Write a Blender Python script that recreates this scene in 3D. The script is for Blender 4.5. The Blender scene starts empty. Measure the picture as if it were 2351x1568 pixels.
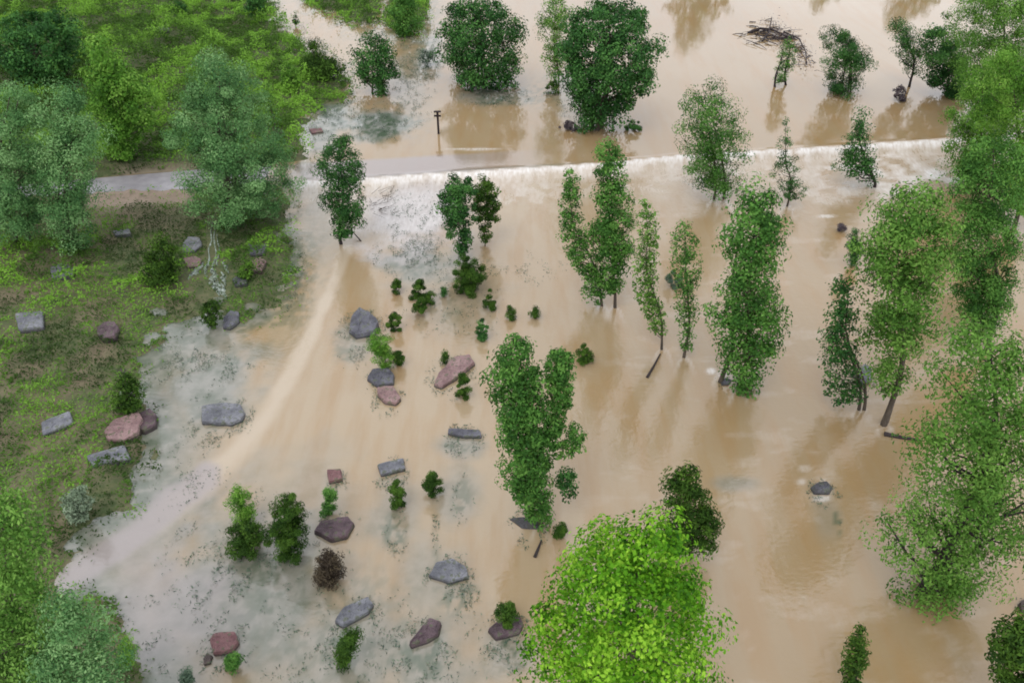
import bpy, math, random
import numpy as np
from mathutils import Vector
random.seed(7); rng = np.random.default_rng(7)
S = bpy.context.scene
COL = S.collection
# ------------------------------------------------------------------ camera
F, CX, CY, PITCH, H = 1950.0, 1175.5, 784.0, math.radians(38.0), 32.0
cam = bpy.data.objects.new('camera', bpy.data.cameras.new('camera')); COL.objects.link(cam)
cam.location = (0, 0, H); cam.rotation_euler = (math.radians(90) - PITCH, 0, 0)
cam.data.sensor_width = 36; cam.data.lens = 36 * F / 2351.0; cam.data.clip_end = 4000
S.camera = cam
# ------------------------------------------------------------------ light
SUN_EL, SUN_AZ = math.radians(58), math.radians(205)
w = bpy.data.worlds.new('World'); S.world = w; w.use_nodes = True
nt = w.node_tree; bg = nt.nodes['Background']
sky = nt.nodes.new('ShaderNodeTexSky'); sky.sky_type = 'NISHITA'; sky.sun_disc = False
sky.sun_elevation = SUN_EL; sky.sun_rotation = SUN_AZ; sky.dust_density = 4; sky.air_density = 1.0
tc = nt.nodes.new('ShaderNodeTexCoord'); nz = nt.nodes.new('ShaderNodeTexNoise')
nz.inputs['Scale'].default_value = 2.2; nz.inputs['Detail'].default_value = 4
nt.links.new(tc.outputs['Generated'], nz.inputs['Vector'])
cr = nt.nodes.new('ShaderNodeValToRGB')
cr.color_ramp.elements[0].position = .3; cr.color_ramp.elements[0].color = (.76, .79, .87, 1)
cr.color_ramp.elements[1].position = .7; cr.color_ramp.elements[1].color = (1.0, 1.0, 1.03, 1)
nt.links.new(nz.outputs['Fac'], cr.inputs['Fac'])
ml = nt.nodes.new('ShaderNodeVectorMath'); ml.operation = 'SCALE'; ml.inputs['Scale'].default_value = 13.2
nt.links.new(cr.outputs['Color'], ml.inputs[0])
sp_ = nt.nodes.new('ShaderNodeSeparateXYZ'); nt.links.new(tc.outputs['Generated'], sp_.inputs[0])
mr = nt.nodes.new('ShaderNodeMapRange'); mr.interpolation_type = 'SMOOTHSTEP'
for i_, v_ in ((1, .15), (2, .75), (3, 16.5), (4, 12.0)): mr.inputs[i_].default_value = v_
nt.links.new(sp_.outputs['Z'], mr.inputs[0]); nt.links.new(mr.outputs[0], ml.inputs['Scale'])
mx = nt.nodes.new('ShaderNodeMix'); mx.data_type = 'RGBA'; mx.inputs[0].default_value = .86
nt.links.new(sky.outputs['Color'], mx.inputs[6]); nt.links.new(ml.outputs['Vector'], mx.inputs[7])
nt.links.new(mx.outputs[2], bg.inputs['Color']); bg.inputs['Strength'].default_value = 0.12
sl = bpy.data.lights.new('sun', 'SUN'); sl.energy = 1.0; sl.angle = math.radians(25); sl.color = (1, .96, .9)
so = bpy.data.objects.new('sun', sl); COL.objects.link(so)
so.rotation_euler = (math.pi / 2 - SUN_EL, 0, math.radians(-25))
S.view_settings.view_transform = 'Standard'; S.view_settings.look = 'None'
S.view_settings.exposure = 0.0; S.view_settings.gamma = 1
try: S.cycles.filter_width = 1.8
except Exception: pass

# ------------------------------------------------------------------ helpers
sP, cP = math.sin(PITCH), math.cos(PITCH)
def ray(px, py):
    a = (px - CX) / F; b = (CY - py) / F
    return np.array([a, cP + b * sP, -sP + b * cP])
def hit_z(px, py, z):
    d = ray(px, py); t = (z - H) / d[2]; return d[0] * t, d[1] * t
def hit_y(px, py, y):
    d = ray(px, py); t = y / d[1]; return d[0] * t, H + d[2] * t
def proj(x, y, z):
    dep = y * cP - (z - H) * sP; dep = np.maximum(dep, 2.0)
    up = y * sP + (z - H) * cP
    return CX + F * x / dep, CY - F * up / dep, F / dep
def hsh(ix, iy, s):
    n = (ix * 374761393 + iy * 668265263 + s * 1442695041) & 0x7fffffff
    n = ((n ^ (n >> 13)) * 1274126177) & 0x7fffffff
    return ((n ^ (n >> 16)) & 0xffff) / 65535.0
def noise(x, y, s=0):
    x = np.asarray(x, float); y = np.asarray(y, float)
    ix = np.floor(x).astype(np.int64); iy = np.floor(y).astype(np.int64)
    fx = x - ix; fy = y - iy; fx = fx * fx * (3 - 2 * fx); fy = fy * fy * (3 - 2 * fy)
    a = hsh(ix, iy, s); b = hsh(ix + 1, iy, s); c = hsh(ix, iy + 1, s); d = hsh(ix + 1, iy + 1, s)
    return (a * (1 - fx) + b * fx) * (1 - fy) + (c * (1 - fx) + d * fx) * fy
def fbm(x, y, s=0, o=4):
    r = 0; a = .5
    for i in range(o):
        r = r + a * noise(x, y, s + i * 17); x = x * 2.03 + 3.1; y = y * 2.03 + 1.7; a *= .5
    return r / (1 - .5 ** o)
def ss(a, b, x):
    t = np.clip((x - a) / (b - a), 0, 1); return t * t * (3 - 2 * t)
def sdist(P, px, py):            # + inside
    n = len(P); d = np.full(np.shape(px), 1e18); ins = np.zeros(np.shape(px), bool)
    for i in range(n):
        ax, ay = P[i]; bx, by = P[(i + 1) % n]
        ex, ey = bx - ax, by - ay; wx, wy = px - ax, py - ay
        t = np.clip((wx * ex + wy * ey) / (ex * ex + ey * ey + 1e-9), 0, 1)
        d = np.minimum(d, (wx - ex * t) ** 2 + (wy - ey * t) ** 2)
        c = ((ay > py) != (by > py)) & (px < (bx - ax) * (py - ay) / (by - ay + 1e-12) + ax)
        ins ^= c
    d = np.sqrt(d); return np.where(ins, d, -d)
def polyd(P, px, py):
    d = np.full(np.shape(px), 1e18)
    for (ax, ay), (bx, by) in zip(P[:-1], P[1:]):
        ex, ey = bx - ax, by - ay; wx, wy = px - ax, py - ay
        t = np.clip((wx * ex + wy * ey) / (ex * ex + ey * ey), 0, 1)
        d = np.minimum(d, (wx - ex * t) ** 2 + (wy - ey * t) ** 2)
    return np.sqrt(d)

ZU = 0.6                          # upstream water stands this much higher
WEIR = [(-900, 560), (-300, 505), (0, 476), (190, 458), (440, 436), (670, 418), (860, 407), (1180, 388), (1380, 375), (1560, 357), (1850, 341), (2160, 320), (2500, 296), (3300, 240)]
WX = np.array([hit_z(a, b, ZU)[0] for a, b in WEIR]); WY = np.array([hit_z(a, b, ZU)[1] for a, b in WEIR])
def weir_d(x, y): return y - np.interp(x, WX, WY) + 0.12 * (noise(np.asarray(x) * .5, np.asarray(x) * 0 + 3, 5) - .5)
def level(x, y):
    d = weir_d(x, y); return ZU * ss(-1.1, 0.0, d)
LAND = [[(585, -60), (612, 0), (640, 62), (672, 92), (722, 128), (790, 165), (806, 205), (770, 240), (735, 262), (705, 300), (688, 345), (690, 378), (640, 395), (560, 425), (655, 445),
         (650, 500), (676, 560), (690, 640), (650, 700), (560, 742), (500, 730), (430, 752), (385, 735), (350, 790), (318, 850), (300, 910), (338, 960), (345, 1010), (322, 1075), (310, 1150),
         (210, 1245), (120, 1340), (190, 1372), (245, 1410), (262, 1460), (320, 1520), (340, 1600), (300, 1900), (200, 3000), (-6000, 3000), (-6000, -420), (0, -330), (480, -200)],
        [(700, -30), (705, 5), (745, 28), (800, 48), (850, 62), (880, 20), (895, -60), (760, -80)],
        [(885, 60), (930, 85), (975, 62), (985, 20), (940, -40), (890, -20)]]
def field(x, y):
    x = np.asarray(x, float); y = np.asarray(y, float)
    lv = level(x, y); px, py, ppm = proj(x, y, lv)
    sd = np.maximum.reduce([sdist(P, px, py) for P in LAND]) / ppm
    n = fbm(x * .35, y * .35, 3) - .5; n2 = fbm(x * 1.3, y * 1.3, 9) - .5
    h = np.clip(sd * .22, -1.2, .25) + np.clip(sd - 1.2, 0, 12) * .06 + n * .5 + n2 * .55 * ss(-1.6, 0, sd) * ss(3, .5, sd) + n2 * .2 * ss(0, 1, sd) - .03
    on_path = ss(4.1, 3.5, weir_d(x, y)) * ss(-.3, -.1, weir_d(x, y))
    h = h * (1 - on_path) + on_path * np.minimum(h, -.1)
    h = np.where(sd < -3, np.minimum(h, -.2), h)
    far = ss(150, 175, y); h = h * (1 - far) + 1.5 * far
    return lv, h, px, py, ppm, sd
def G(px, py):
    z = 0.3
    for _ in range(6):
        x, y = hit_z(px, py, z); lv, h = field(x, y)[:2]; z = float(lv + max(float(h), 0))
    return float(x), float(y), z

def tag(o, label=None, cat=None, group=None, kind=None):
    if label: o['label'] = label
    if cat: o['category'] = cat
    if group: o['group'] = group
    if kind: o['kind'] = kind
    return o
def empty(name, loc, **k):
    o = bpy.data.objects.new(name, None); COL.objects.link(o); o.location = loc; o.empty_display_size = .3
    return tag(o, **k)
def mesh(name, V, Fc, mat, parent=None, attrs=None, smooth=False, loc=None):
    """Fc : (n,k) int array of faces with equal corner count, or list"""
    me = bpy.data.meshes.new(name); V = np.asarray(V, np.float32)
    if loc is not None: V = V - np.asarray(loc, np.float32)
    if isinstance(Fc, np.ndarray):
        n, k = Fc.shape
        me.vertices.add(len(V)); me.vertices.foreach_set('co', V.ravel())
        me.loops.add(n * k); me.loops.foreach_set('vertex_index', Fc.astype(np.int32).ravel())
        me.polygons.add(n); me.polygons.foreach_set('loop_start', np.arange(0, n * k, k, dtype=np.int32))
        me.update(calc_edges=True)
    else:
        me.from_pydata([tuple(map(float, v)) for v in V], [], Fc)
    if attrs:
        for an, av in attrs.items():
            a = me.attributes.new(an, 'FLOAT', 'POINT'); a.data.foreach_set('value', np.asarray(av, np.float32))
    if smooth: me.polygons.foreach_set('use_smooth', np.ones(len(me.polygons), bool))
    me.validate(); me.materials.append(mat)
    o = bpy.data.objects.new(name, me); COL.objects.link(o)
    if parent is not None: o.parent = parent
    elif loc is not None: o.location = loc
    return o

# ------------------------------------------------------------------ materials
def newmat(name):
    m = bpy.data.materials.new(name); m.use_nodes = True
    return m, m.node_tree, m.node_tree.nodes['Principled BSDF']
def N(nt, t, **k):
    n = nt.nodes.new('ShaderNode' + t)
    for a, b in k.items(): setattr(n, a, b)
    return n
def attr(nt, name): return N(nt, 'Attribute', attribute_name=name).outputs['Fac']
def tex(nt, scale, detail=4, vec=None, stretch=None):
    n = N(nt, 'TexNoise'); n.inputs['Scale'].default_value = scale; n.inputs['Detail'].default_value = detail
    if vec is None: vec = N(nt, 'NewGeometry').outputs['Position']
    if stretch:
        mp = N(nt, 'Mapping'); mp.inputs['Scale'].default_value = stretch; nt.links.new(vec, mp.inputs['Vector']); vec = mp.outputs['Vector']
    nt.links.new(vec, n.inputs['Vector']); return n.outputs['Fac']
def ramp(nt, fac, stops):
    r = N(nt, 'ValToRGB'); e = r.color_ramp.elements
    while len(e) < len(stops): e.new(.5)
    for i, (p, c) in enumerate(stops): e[i].position = p; e[i].color = (*c, 1)
    nt.links.new(fac, r.inputs['Fac']); return r.outputs['Color']
def math_(nt, op, a, b):
    n = N(nt, 'Math', operation=op)
    for i, v in enumerate((a, b)):
        if isinstance(v, (int, float)): n.inputs[i].default_value = v
        else: nt.links.new(v, n.inputs[i])
    return n.outputs[0]
def mixc(nt, f, a, b):
    n = N(nt, 'Mix', data_type='RGBA')
    for i, v in ((0, f), (6, a), (7, b)):
        if isinstance(v, (int, float)): n.inputs[i].default_value = v
        elif isinstance(v, tuple): n.inputs[i].default_value = (*v, 1)
        else: nt.links.new(v, n.inputs[i])
    return n.outputs[2]
def bump(nt, b, h, st, dist=.05):
    n = N(nt, 'Bump'); n.inputs['Distance'].default_value = dist
    if isinstance(st, (int, float)): n.inputs['Strength'].default_value = st
    else: nt.links.new(st, n.inputs['Strength'])
    nt.links.new(h, n.inputs['Height']); nt.links.new(n.outputs['Normal'], b.inputs['Normal'])

def leafmat(name, c0, c1, c2, trans=.25):
    m, nt, b = newmat(name)
    col = ramp(nt, attr(nt, 'tint'), [(.05, c0), (.5, c1), (.95, c2)])
    nt.links.new(col, b.inputs['Base Color']); b.inputs['Roughness'].default_value = .6
    b.inputs['Specular IOR Level'].default_value = .12
    t = N(nt, 'BsdfTranslucent'); nt.links.new(col, t.inputs['Color'])
    ms = N(nt, 'MixShader'); ms.inputs[0].default_value = trans
    nt.links.new(b.outputs[0], ms.inputs[1]); nt.links.new(t.outputs[0], ms.inputs[2])
    nt.links.new(ms.outputs[0], nt.nodes['Material Output'].inputs['Surface']); return m
M = {}
M['mid'] = leafmat('leaf_mid_green', (.018, .065, .012), (.065, .185, .03), (.17, .36, .07))
M['dark'] = leafmat('leaf_dark_green', (.008, .036, .009), (.038, .125, .028), (.10, .25, .055))
M['bright'] = leafmat('leaf_bright_green', (.018, .08, .005), (.105, .30, .010), (.34, .60, .05), .3)
M['blue'] = leafmat('leaf_grey_green', (.035, .11, .035), (.12, .27, .085), (.28, .47, .19))
M['olive'] = leafmat('leaf_olive_green', (.03, .095, .012), (.105, .24, .035), (.22, .40, .08))
M['lime'] = leafmat('leaf_lime_green', (.03, .10, .012), (.11, .27, .03), (.26, .46, .08), .3)
M['deep'] = leafmat('leaf_shrub_green', (.010, .032, .005), (.038, .092, .011), (.10, .20, .025))
M['dead'] = leafmat('leaf_withered', (.05, .04, .05), (.10, .08, .09), (.17, .14, .14), .1)
M['brown'] = leafmat('leaf_brown_brush', (.018, .012, .009), (.05, .038, .026), (.12, .095, .055), .1)
M['pale'] = leafmat('leaf_silver', (.13, .19, .12), (.21, .28, .18), (.32, .40, .28))
M['cover'] = leafmat('leaf_ground_cover', (.036, .07, .016), (.085, .19, .024), (.21, .42, .05))
M['sedge'] = leafmat('leaf_drowned_weeds', (.035, .065, .045), (.08, .13, .085), (.15, .21, .13), .1)

def barkmat(name, c):
    m, nt, b = newmat(name); t = tex(nt, 6, 5, stretch=(1, 1, .25))
    nt.links.new(ramp(nt, t, [(.3, tuple(v * .6 for v in c)), (.7, tuple(v * 1.4 for v in c))]), b.inputs['Base Color'])
    b.inputs['Roughness'].default_value = .9; bump(nt, b, t, .5); return m
M['bark'] = barkmat('bark', (.075, .06, .045)); M['wet_bark'] = barkmat('wet_bark', (.03, .022, .022))
M['post'] = barkmat('post_paint', (.018, .01, .012))

def rockmat(name, c, c2):
    m, nt, b = newmat(name); oc = N(nt, 'TexCoord').outputs['Object']
    t = tex(nt, 1.6, 6, oc); t2 = tex(nt, 9, 5, oc)
    col = ramp(nt, t, [(.36, c), (.64, c2)])
    col = mixc(nt, math_(nt, 'MULTIPLY', math_(nt, 'GREATER_THAN', t2, .6), .45), col, tuple(v * .45 for v in c))
    vo = N(nt, 'TexVoronoi', feature='DISTANCE_TO_EDGE'); vo.inputs['Scale'].default_value = .55
    mp = N(nt, 'Mapping'); mp.inputs['Scale'].default_value = (1, 1, .6); wv = N(nt, 'VectorMath', operation='ADD'); nt.links.new(oc, wv.inputs[0]); nt.links.new(tex(nt, 2, 3, oc), wv.inputs[1]); nt.links.new(wv.outputs[0], mp.inputs['Vector']); nt.links.new(mp.outputs[0], vo.inputs['Vector'])
    ck = ramp(nt, vo.outputs['Distance'], [(.0, (1,) * 3), (.012, (0,) * 3)])
    col = mixc(nt, math_(nt, 'MULTIPLY', ck, .3), col, tuple(v * .3 for v in c))
    mo = math_(nt, 'GREATER_THAN', math_(nt, 'ADD', tex(nt, 4, 5, oc), math_(nt, 'MULTIPLY', t, .3)), .74)
    col = mixc(nt, math_(nt, 'MULTIPLY', mo, .6), col, (.10, .12, .06))
    sz = N(nt, 'SeparateXYZ'); nt.links.new(oc, sz.inputs[0])
    wet = math_(nt, 'LESS_THAN', math_(nt, 'ADD', sz.outputs['Z'], math_(nt, 'MULTIPLY', t2, .08)), .15)
    col = mixc(nt, math_(nt, 'MULTIPLY', wet, .65), col, (.035, .03, .026))
    nt.links.new(col, b.inputs['Base Color']); b.inputs['Roughness'].default_value = .5
    bump(nt, b, math_(nt, 'ADD', math_(nt, 'ADD', t, t2), tex(nt, 22, 4, oc)), .9, .08); return m
M['r_grey'] = rockmat('stone_grey', (.11, .115, .135), (.23, .235, .26))
M['r_dgrey'] = rockmat('stone_dark_grey', (.07, .07, .09), (.16, .16, .19))
M['r_pink'] = rockmat('stone_pink', (.21, .125, .125), (.36, .235, .225))
M['r_purple'] = rockmat('stone_purple', (.06, .036, .044), (.145, .095, .11))
M['r_red'] = rockmat('stone_red', (.15, .065, .068), (.26, .135, .135))
M['r_brown'] = rockmat('stone_brown', (.055, .04, .035), (.12, .085, .075))

# water
m, nt, b = newmat('flood_water'); M['water'] = m
geo = N(nt, 'NewGeometry').outputs['Position']
mud = mixc(nt, attr(nt, 'pale'), (.285, .20, .10), (.405, .325, .22))
n1 = tex(nt, .25, 5, geo, (1, .5, 1)); mud = mixc(nt, math_(nt, 'MULTIPLY', n1, .35), mud, (.265, .175, .08))
shc = ramp(nt, tex(nt, 1.1, 5, geo), [(.34, (.125, .155, .135)), (.6, (.225, .24, .222))])
st = ramp(nt, tex(nt, .55, 6, geo, (1.5, .28, 1)), [(.44, (0,) * 3), (.66, (1,) * 3)])
mud = mixc(nt, math_(nt, 'MULTIPLY', st, .6), mud, (.31, .195, .085))
c = mixc(nt, attr(nt, 'shallow'), mud, shc)
dk = math_(nt, 'MULTIPLY', attr(nt, 'weed'), 1.0)
c = mixc(nt, dk, c, (.06, .095, .055))
c = mixc(nt, attr(nt, 'track'), c, (.45, .37, .27))
c = mixc(nt, attr(nt, 'grit'), c, (.29, .26, .26))
fo = tex(nt, 3.0, 6, geo, (1.6, .45, 1))
foam = math_(nt, 'MULTIPLY', attr(nt, 'foam'), ramp(nt, fo, [(.30, (.45,) * 3), (.66, (1,) * 3)]))
c = mixc(nt, foam, c, (.76, .74, .72))
nt.links.new(c, b.inputs['Base Color'])
b.inputs['IOR'].default_value = 1.8
rg = math_(nt, 'ADD', math_(nt, 'MULTIPLY', attr(nt, 'rough'), .2), .015)
nt.links.new(math_(nt, 'ADD', rg, math_(nt, 'MULTIPLY', foam, .5)), b.inputs['Roughness'])
hb = math_(nt, 'ADD', tex(nt, 1.2, 3, geo, (1, .6, 1)), math_(nt, 'MULTIPLY', tex(nt, 4.0, 4, geo, (.7, 1.2, 1)), .5))
bump(nt, b, hb, math_(nt, 'ADD', math_(nt, 'MULTIPLY', attr(nt, 'rough'), .75), .02), .07)

# ground
m, nt, b = newmat('soil_and_grass'); M['ground'] = m
g1 = tex(nt, .5, 6, None); g2 = tex(nt, 2.4, 6, None)
c = mixc(nt, ramp(nt, g2, [(.4, (0,) * 3), (.6, (1,) * 3)]), (.10, .115, .045), (.05, .085, .022))
c = mixc(nt, math_(nt, 'MULTIPLY', attr(nt, 'bare'), ramp(nt, g1, [(.35, (.2,) * 3), (.6, (1,) * 3)])), c, (.17, .14, .085))
c = mixc(nt, attr(nt, 'clay'), c, (.30, .235, .18))
nt.links.new(c, b.inputs['Base Color']); b.inputs['Roughness'].default_value = .85; bump(nt, b, g2, .8, .15)

m, nt, b = newmat('wet_concrete'); M['path'] = m
t = tex(nt, 1.2, 6); nt.links.new(ramp(nt, t, [(.3, (.23, .22, .235)), (.7, (.33, .315, .33))]), b.inputs['Base Color'])
b.inputs['Roughness'].default_value = .28; bump(nt, b, tex(nt, 30, 3), .2, .01)
m, nt, b = newmat('white_water'); M['white'] = m
t = tex(nt, 4, 5, None, (1, 1, .3)); nt.links.new(ramp(nt, t, [(.42, (.17, .21, .15)), (.68, (.40, .46, .42))]), b.inputs['Base Color'])
b.inputs['Roughness'].default_value = .25; bump(nt, b, t, .6, .05)

# ------------------------------------------------------------------ terrain + water
def grid():
    ys = [-14.0]
    while ys[-1] < 180: ys.append(ys[-1] + max(.16, .16 * (ys[-1] + 32) / 60))
    while ys[-1] < 1500: ys.append(ys[-1] * 1.25)
    ys = np.array(ys); nu = 520
    u = np.linspace(-1, 1, nu); u = np.sign(u) * (np.abs(u) * .62 + np.abs(u) ** 7 * 6)
    dep = (ys * cP + H * sP)
    X = u[None, :] * dep[:, None] * 1.1; Y = np.repeat(ys[:, None], nu, 1)
    return X, Y
GX, GY = grid(); ny, nx = GX.shape
idx = np.arange(ny * nx).reshape(ny, nx)
QF = np.stack([idx[:-1, :-1], idx[:-1, 1:], idx[1:, 1:], idx[1:, :-1]], -1).reshape(-1, 4)
gx, gy = GX.ravel(), GY.ravel()
lv, h, px, py, ppm, sd = field(gx, gy)
wd = weir_d(gx, gy)
wob = (fbm(gx * .6, gy * .6, 21) - .5)
n_a = fbm(gx * 1.1, gy * .9, 31); n_b = fbm(gx * 3.2, gy * 2.6, 41)
def blob(cx, cy, rx, ry, e=1.0):
    r = np.sqrt(((px - cx) / rx) ** 2 + ((py - cy) / ry) ** 2) + wob * 1.0
    return ss(1.25, .35, r) * e
def mask(L):
    r = np.zeros_like(px)
    for a in L: r = np.maximum(r, blob(*a))
    return r
below = ss(.0, -.5, wd)
TRACK = [(800, 560), (762, 660), (700, 800), (610, 960), (490, 1085), (330, 1215), (130, 1345)]
dtr = polyd(TRACK, px, py) / (15 + 17 * ss(600, 1300, py)) + wob * .9
track = ss(1.4, .3, dtr) * below * (.85 - .4 * ss(1080, 1250, py))
grit = ss(1.4, .5, polyd([(470, 1090), (330, 1212), (150, 1345)], px, py) / 34 + wob) * below * .75
grit = np.maximum(grit, .8 * blob(940, 505, 140, 95) * below); grit = np.maximum(grit, .5 * blob(380, 1400, 170, 190)); grit = np.maximum(grit, .75 * ss(3.6, 2.9, wd) * ss(-.1, .1, wd) * ss(640, 700, px) * ss(1350, 950, px))
shallow = mask([(870, 285, 100, 45, .9), (770, 265, 60, 50, .9), (740, 300, 60, 60, .8), (465, 885, 160, 150, .8), (650, 610, 55, 110, .75), (730, 520, 50, 90, .5), (970, 610, 110, 60, .75), (560, 720, 110, 40, .7),
                (560, 1370, 340, 260, .75), (800, 1500, 380, 170, .65), (700, 1180, 200, 160, .35), (390, 1120, 120, 110, .75), (1160, 1500, 90, 80, .6), (900, 1180, 70, 110, .45), (1050, 1150, 60, 90, .5), (940, 190, 60, 130, .45), (1140, 220, 90, 25, .7),
                (1330, 215, 90, 50, .5), (980, 130, 50, 70, .6), (1680, 1110, 70, 25, .5), (1000, 1320, 110, 110, .5), (1060, 690, 120, 110, .3), (820, 790, 60, 60, .5), (1065, 1020, 60, 40, .6), (1900, 1190, 40, 60, .3)])
shallow *= (1 - .9 * track)
weedz = mask([(870, 290, 75, 35, 1), (930, 280, 40, 20, .7), (470, 830, 110, 40, .6), (640, 600, 45, 90, .5), (960, 600, 90, 50, .7), (1060, 1022, 35, 16, .8), (1150, 225, 60, 20, .9), (980, 130, 35, 45, .8), (480, 950, 50, 60, .5),
              (560, 1330, 160, 130, .55), (830, 1490, 260, 90, .5), (905, 1230, 30, 60, .75), (1060, 1150, 25, 60, .6), (1050, 1370, 50, 45, .8), (960, 1500, 80, 60, .8), (1160, 1500, 60, 55, .9), (1925, 1195, 14, 40, .8), (780, 1480, 40, 50, .8),
              (400, 1120, 90, 70, .4), (1000, 1280, 12, 120, .35), (800, 800, 40, 50, .5), (700, 1430, 300, 200, .35), (1240, 215, 60, 40, .5), (770, 280, 70, 50, .7), (1040, 660, 110, 80, .35)])
weed = .85 * weedz * ss(.42, .62, n_b) * (1 - track)
foam = ss(0.05, -.1, wd) * ss(-3.1 , -.2, wd + wob * 1.8) * ss(640, 680, px) * (1 - .35 * ss(1500, 1900, px) * 0)
foam = .62 * foam + .38 * foam * ss(-.75, -.3, wd)
weed = np.maximum(weed, .45 * ss(.45, .2, wd) * ss(-.05, .08, wd) * ss(790, 850, px) * ss(1400, 1250, px))
foam = np.maximum(foam, .45 * ss(.1, -.2, wd) * ss(-7.5, -1.5, wd + wob * 3) * ss(640, 900, px) * ss(.42, .6, n_a))
foam *= .45 + .55 * ss(.3, .62, fbm(gx * 1.6, gy * .35, 131) + .35 * ss(-.6, 0, wd))
for (wx_, wy_, q_) in ((1638, 462, .4), (1665, 466, .4), (1695, 896, .4), (1660, 850, .45), (1975, 940, .3), (2032, 978, .35), (1410, 706, .3), (1382, 702, .3), (2112, 1364, .3), (1806, 474, .35), (2008, 430, .4), (1240, 1208, .25), (1890, 1108, .5), (1572, 822, .25), (1521, 802, .25)):
    for sx_ in (-1, 1):
        dw = polyd([(wx_, wy_ - 4), (wx_ + sx_ * 12, wy_ + 8), (wx_ + sx_ * 26, wy_ + 46)], px, py) / (4 + .07 * np.clip(py - wy_, 0, 60))
        foam = np.maximum(foam, q_ * ss(1.3, .3, dw + wob) * ss(wy_ + 50, wy_, py))
foam = np.maximum(foam, .55 * blob(930, 500, 130, 85) * below)
foam = np.maximum(foam, .10 * ss(.60, .74, fbm(gx * .5, gy * 1.1, 141)) * below * ss(1250, 1500, px))
foam = np.maximum(foam, .75 * blob(2000, 400, 190, 75) * below * ss(.35, .6, n_a))
foam = np.maximum(foam, mask([(1632, 852, 16, 10, .8), (1660, 862, 12, 8, .6), (2142, 402, 26, 16, 1), (2190, 415, 40, 8, .9), (1895, 497, 28, 5, .7), (1848, 1075, 16, 9, .25), (1890, 1145, 22, 8, .6), (1090, 343, 80, 3, .5), (700, 330, 14, 75, .6), (1840, 1105, 12, 8, .35), (1755, 905, 50, 8, .1)]))
shore = ss(-3.2, -.1, sd) * ss(.30, .62, fbm(gx * .7, gy * .6, 151) + .25 * ss(-1.2, 0, sd)) * (1 - .7 * track)
weed = np.maximum(weed, .55 * shore * ss(.3, .6, n_b)); shallow = np.maximum(shallow, .8 * ss(-5, -.5, sd) * below * ss(600, 500, px + wob * 60))
rough = .12 + .88 * below * ss(0, -1.5, wd) * (1 - .62 * ss(-3, -16, wd)); rough = np.maximum(rough, foam)
pale = np.clip(.28 + .55 * below * ss(1900, 1100, px) + .3 * (fbm(gx * .08, gy * .08, 77) - .5) * 2 + .25 * below * ss(-14, 0, wd) - .15 * ss(900, 1500, py), 0, 1)
wz = lv + .03 * (fbm(gx * .7, gy * .5, 55) - .5) * rough + foam * .05 * (n_b - .3)
wz = wz + 0.05 * ss(.5, .05, wd) * ss(-.25, .0, wd)
wsel = slice(None)
water = mesh('water', np.stack([gx, gy, wz], 1), QF, M['water'], smooth=True, attrs=dict(foam=foam, shallow=shallow, weed=weed, track=track, grit=grit, rough=rough, pale=pale))
tag(water, kind='structure')
bare = np.clip(.25 + .75 * ss(360, 560, py + wob * 160) * ss(560, 250, px + wob * 100), 0, 1) * ss(.25, .6, fbm(gx * .3, gy * .3, 91) + .1)
bare = np.maximum(bare, ss(.5, .0, np.abs(sd)) * .7)
clay = ss(-3.2, -1.2, wd + wob * 2) * ss(.2, -.1, wd) * ss(120, 200, px) * ss(480, 440, px)
clay = np.maximum(clay, .7 * ss(3.1, 3.3, wd) * ss(4.3, 3.6, wd) * ss(250, 300, px) * ss(480, 430, px))
gz = lv + h - .02
ground = mesh('ground', np.stack([gx, gy, gz], 1), QF, M['ground'], smooth=True, attrs=dict(bare=bare, clay=clay))
tag(ground, kind='structure')

# path: the slab whose lip is the weir
xs = np.linspace(-60, WX[-3] + .5, 160); yl = np.interp(xs, WX, WY)
top = ZU - .05 + .16 * ss(-17, -24, xs)
prof = [(0.0, 0), (3.3, 0), (3.3, -.35), (0.0, -.35)]
V = []; Q = []
for i, (x, y, t) in enumerate(zip(xs, yl, top)):
    for (a, bz) in prof: V.append((x, y + a + .02, t + bz))
for i in range(len(xs) - 1):
    for k in range(4):
        a = i * 4 + k; b2 = i * 4 + (k + 1) % 4; Q.append((a, a + 4, b2 + 4, b2))
Q.append((0, 1, 2, 3)); Q.append(tuple(len(V) - 4 + k for k in (3, 2, 1, 0)))
pth = mesh('path', V, Q, M['path']); tag(pth, kind='structure')

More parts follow.
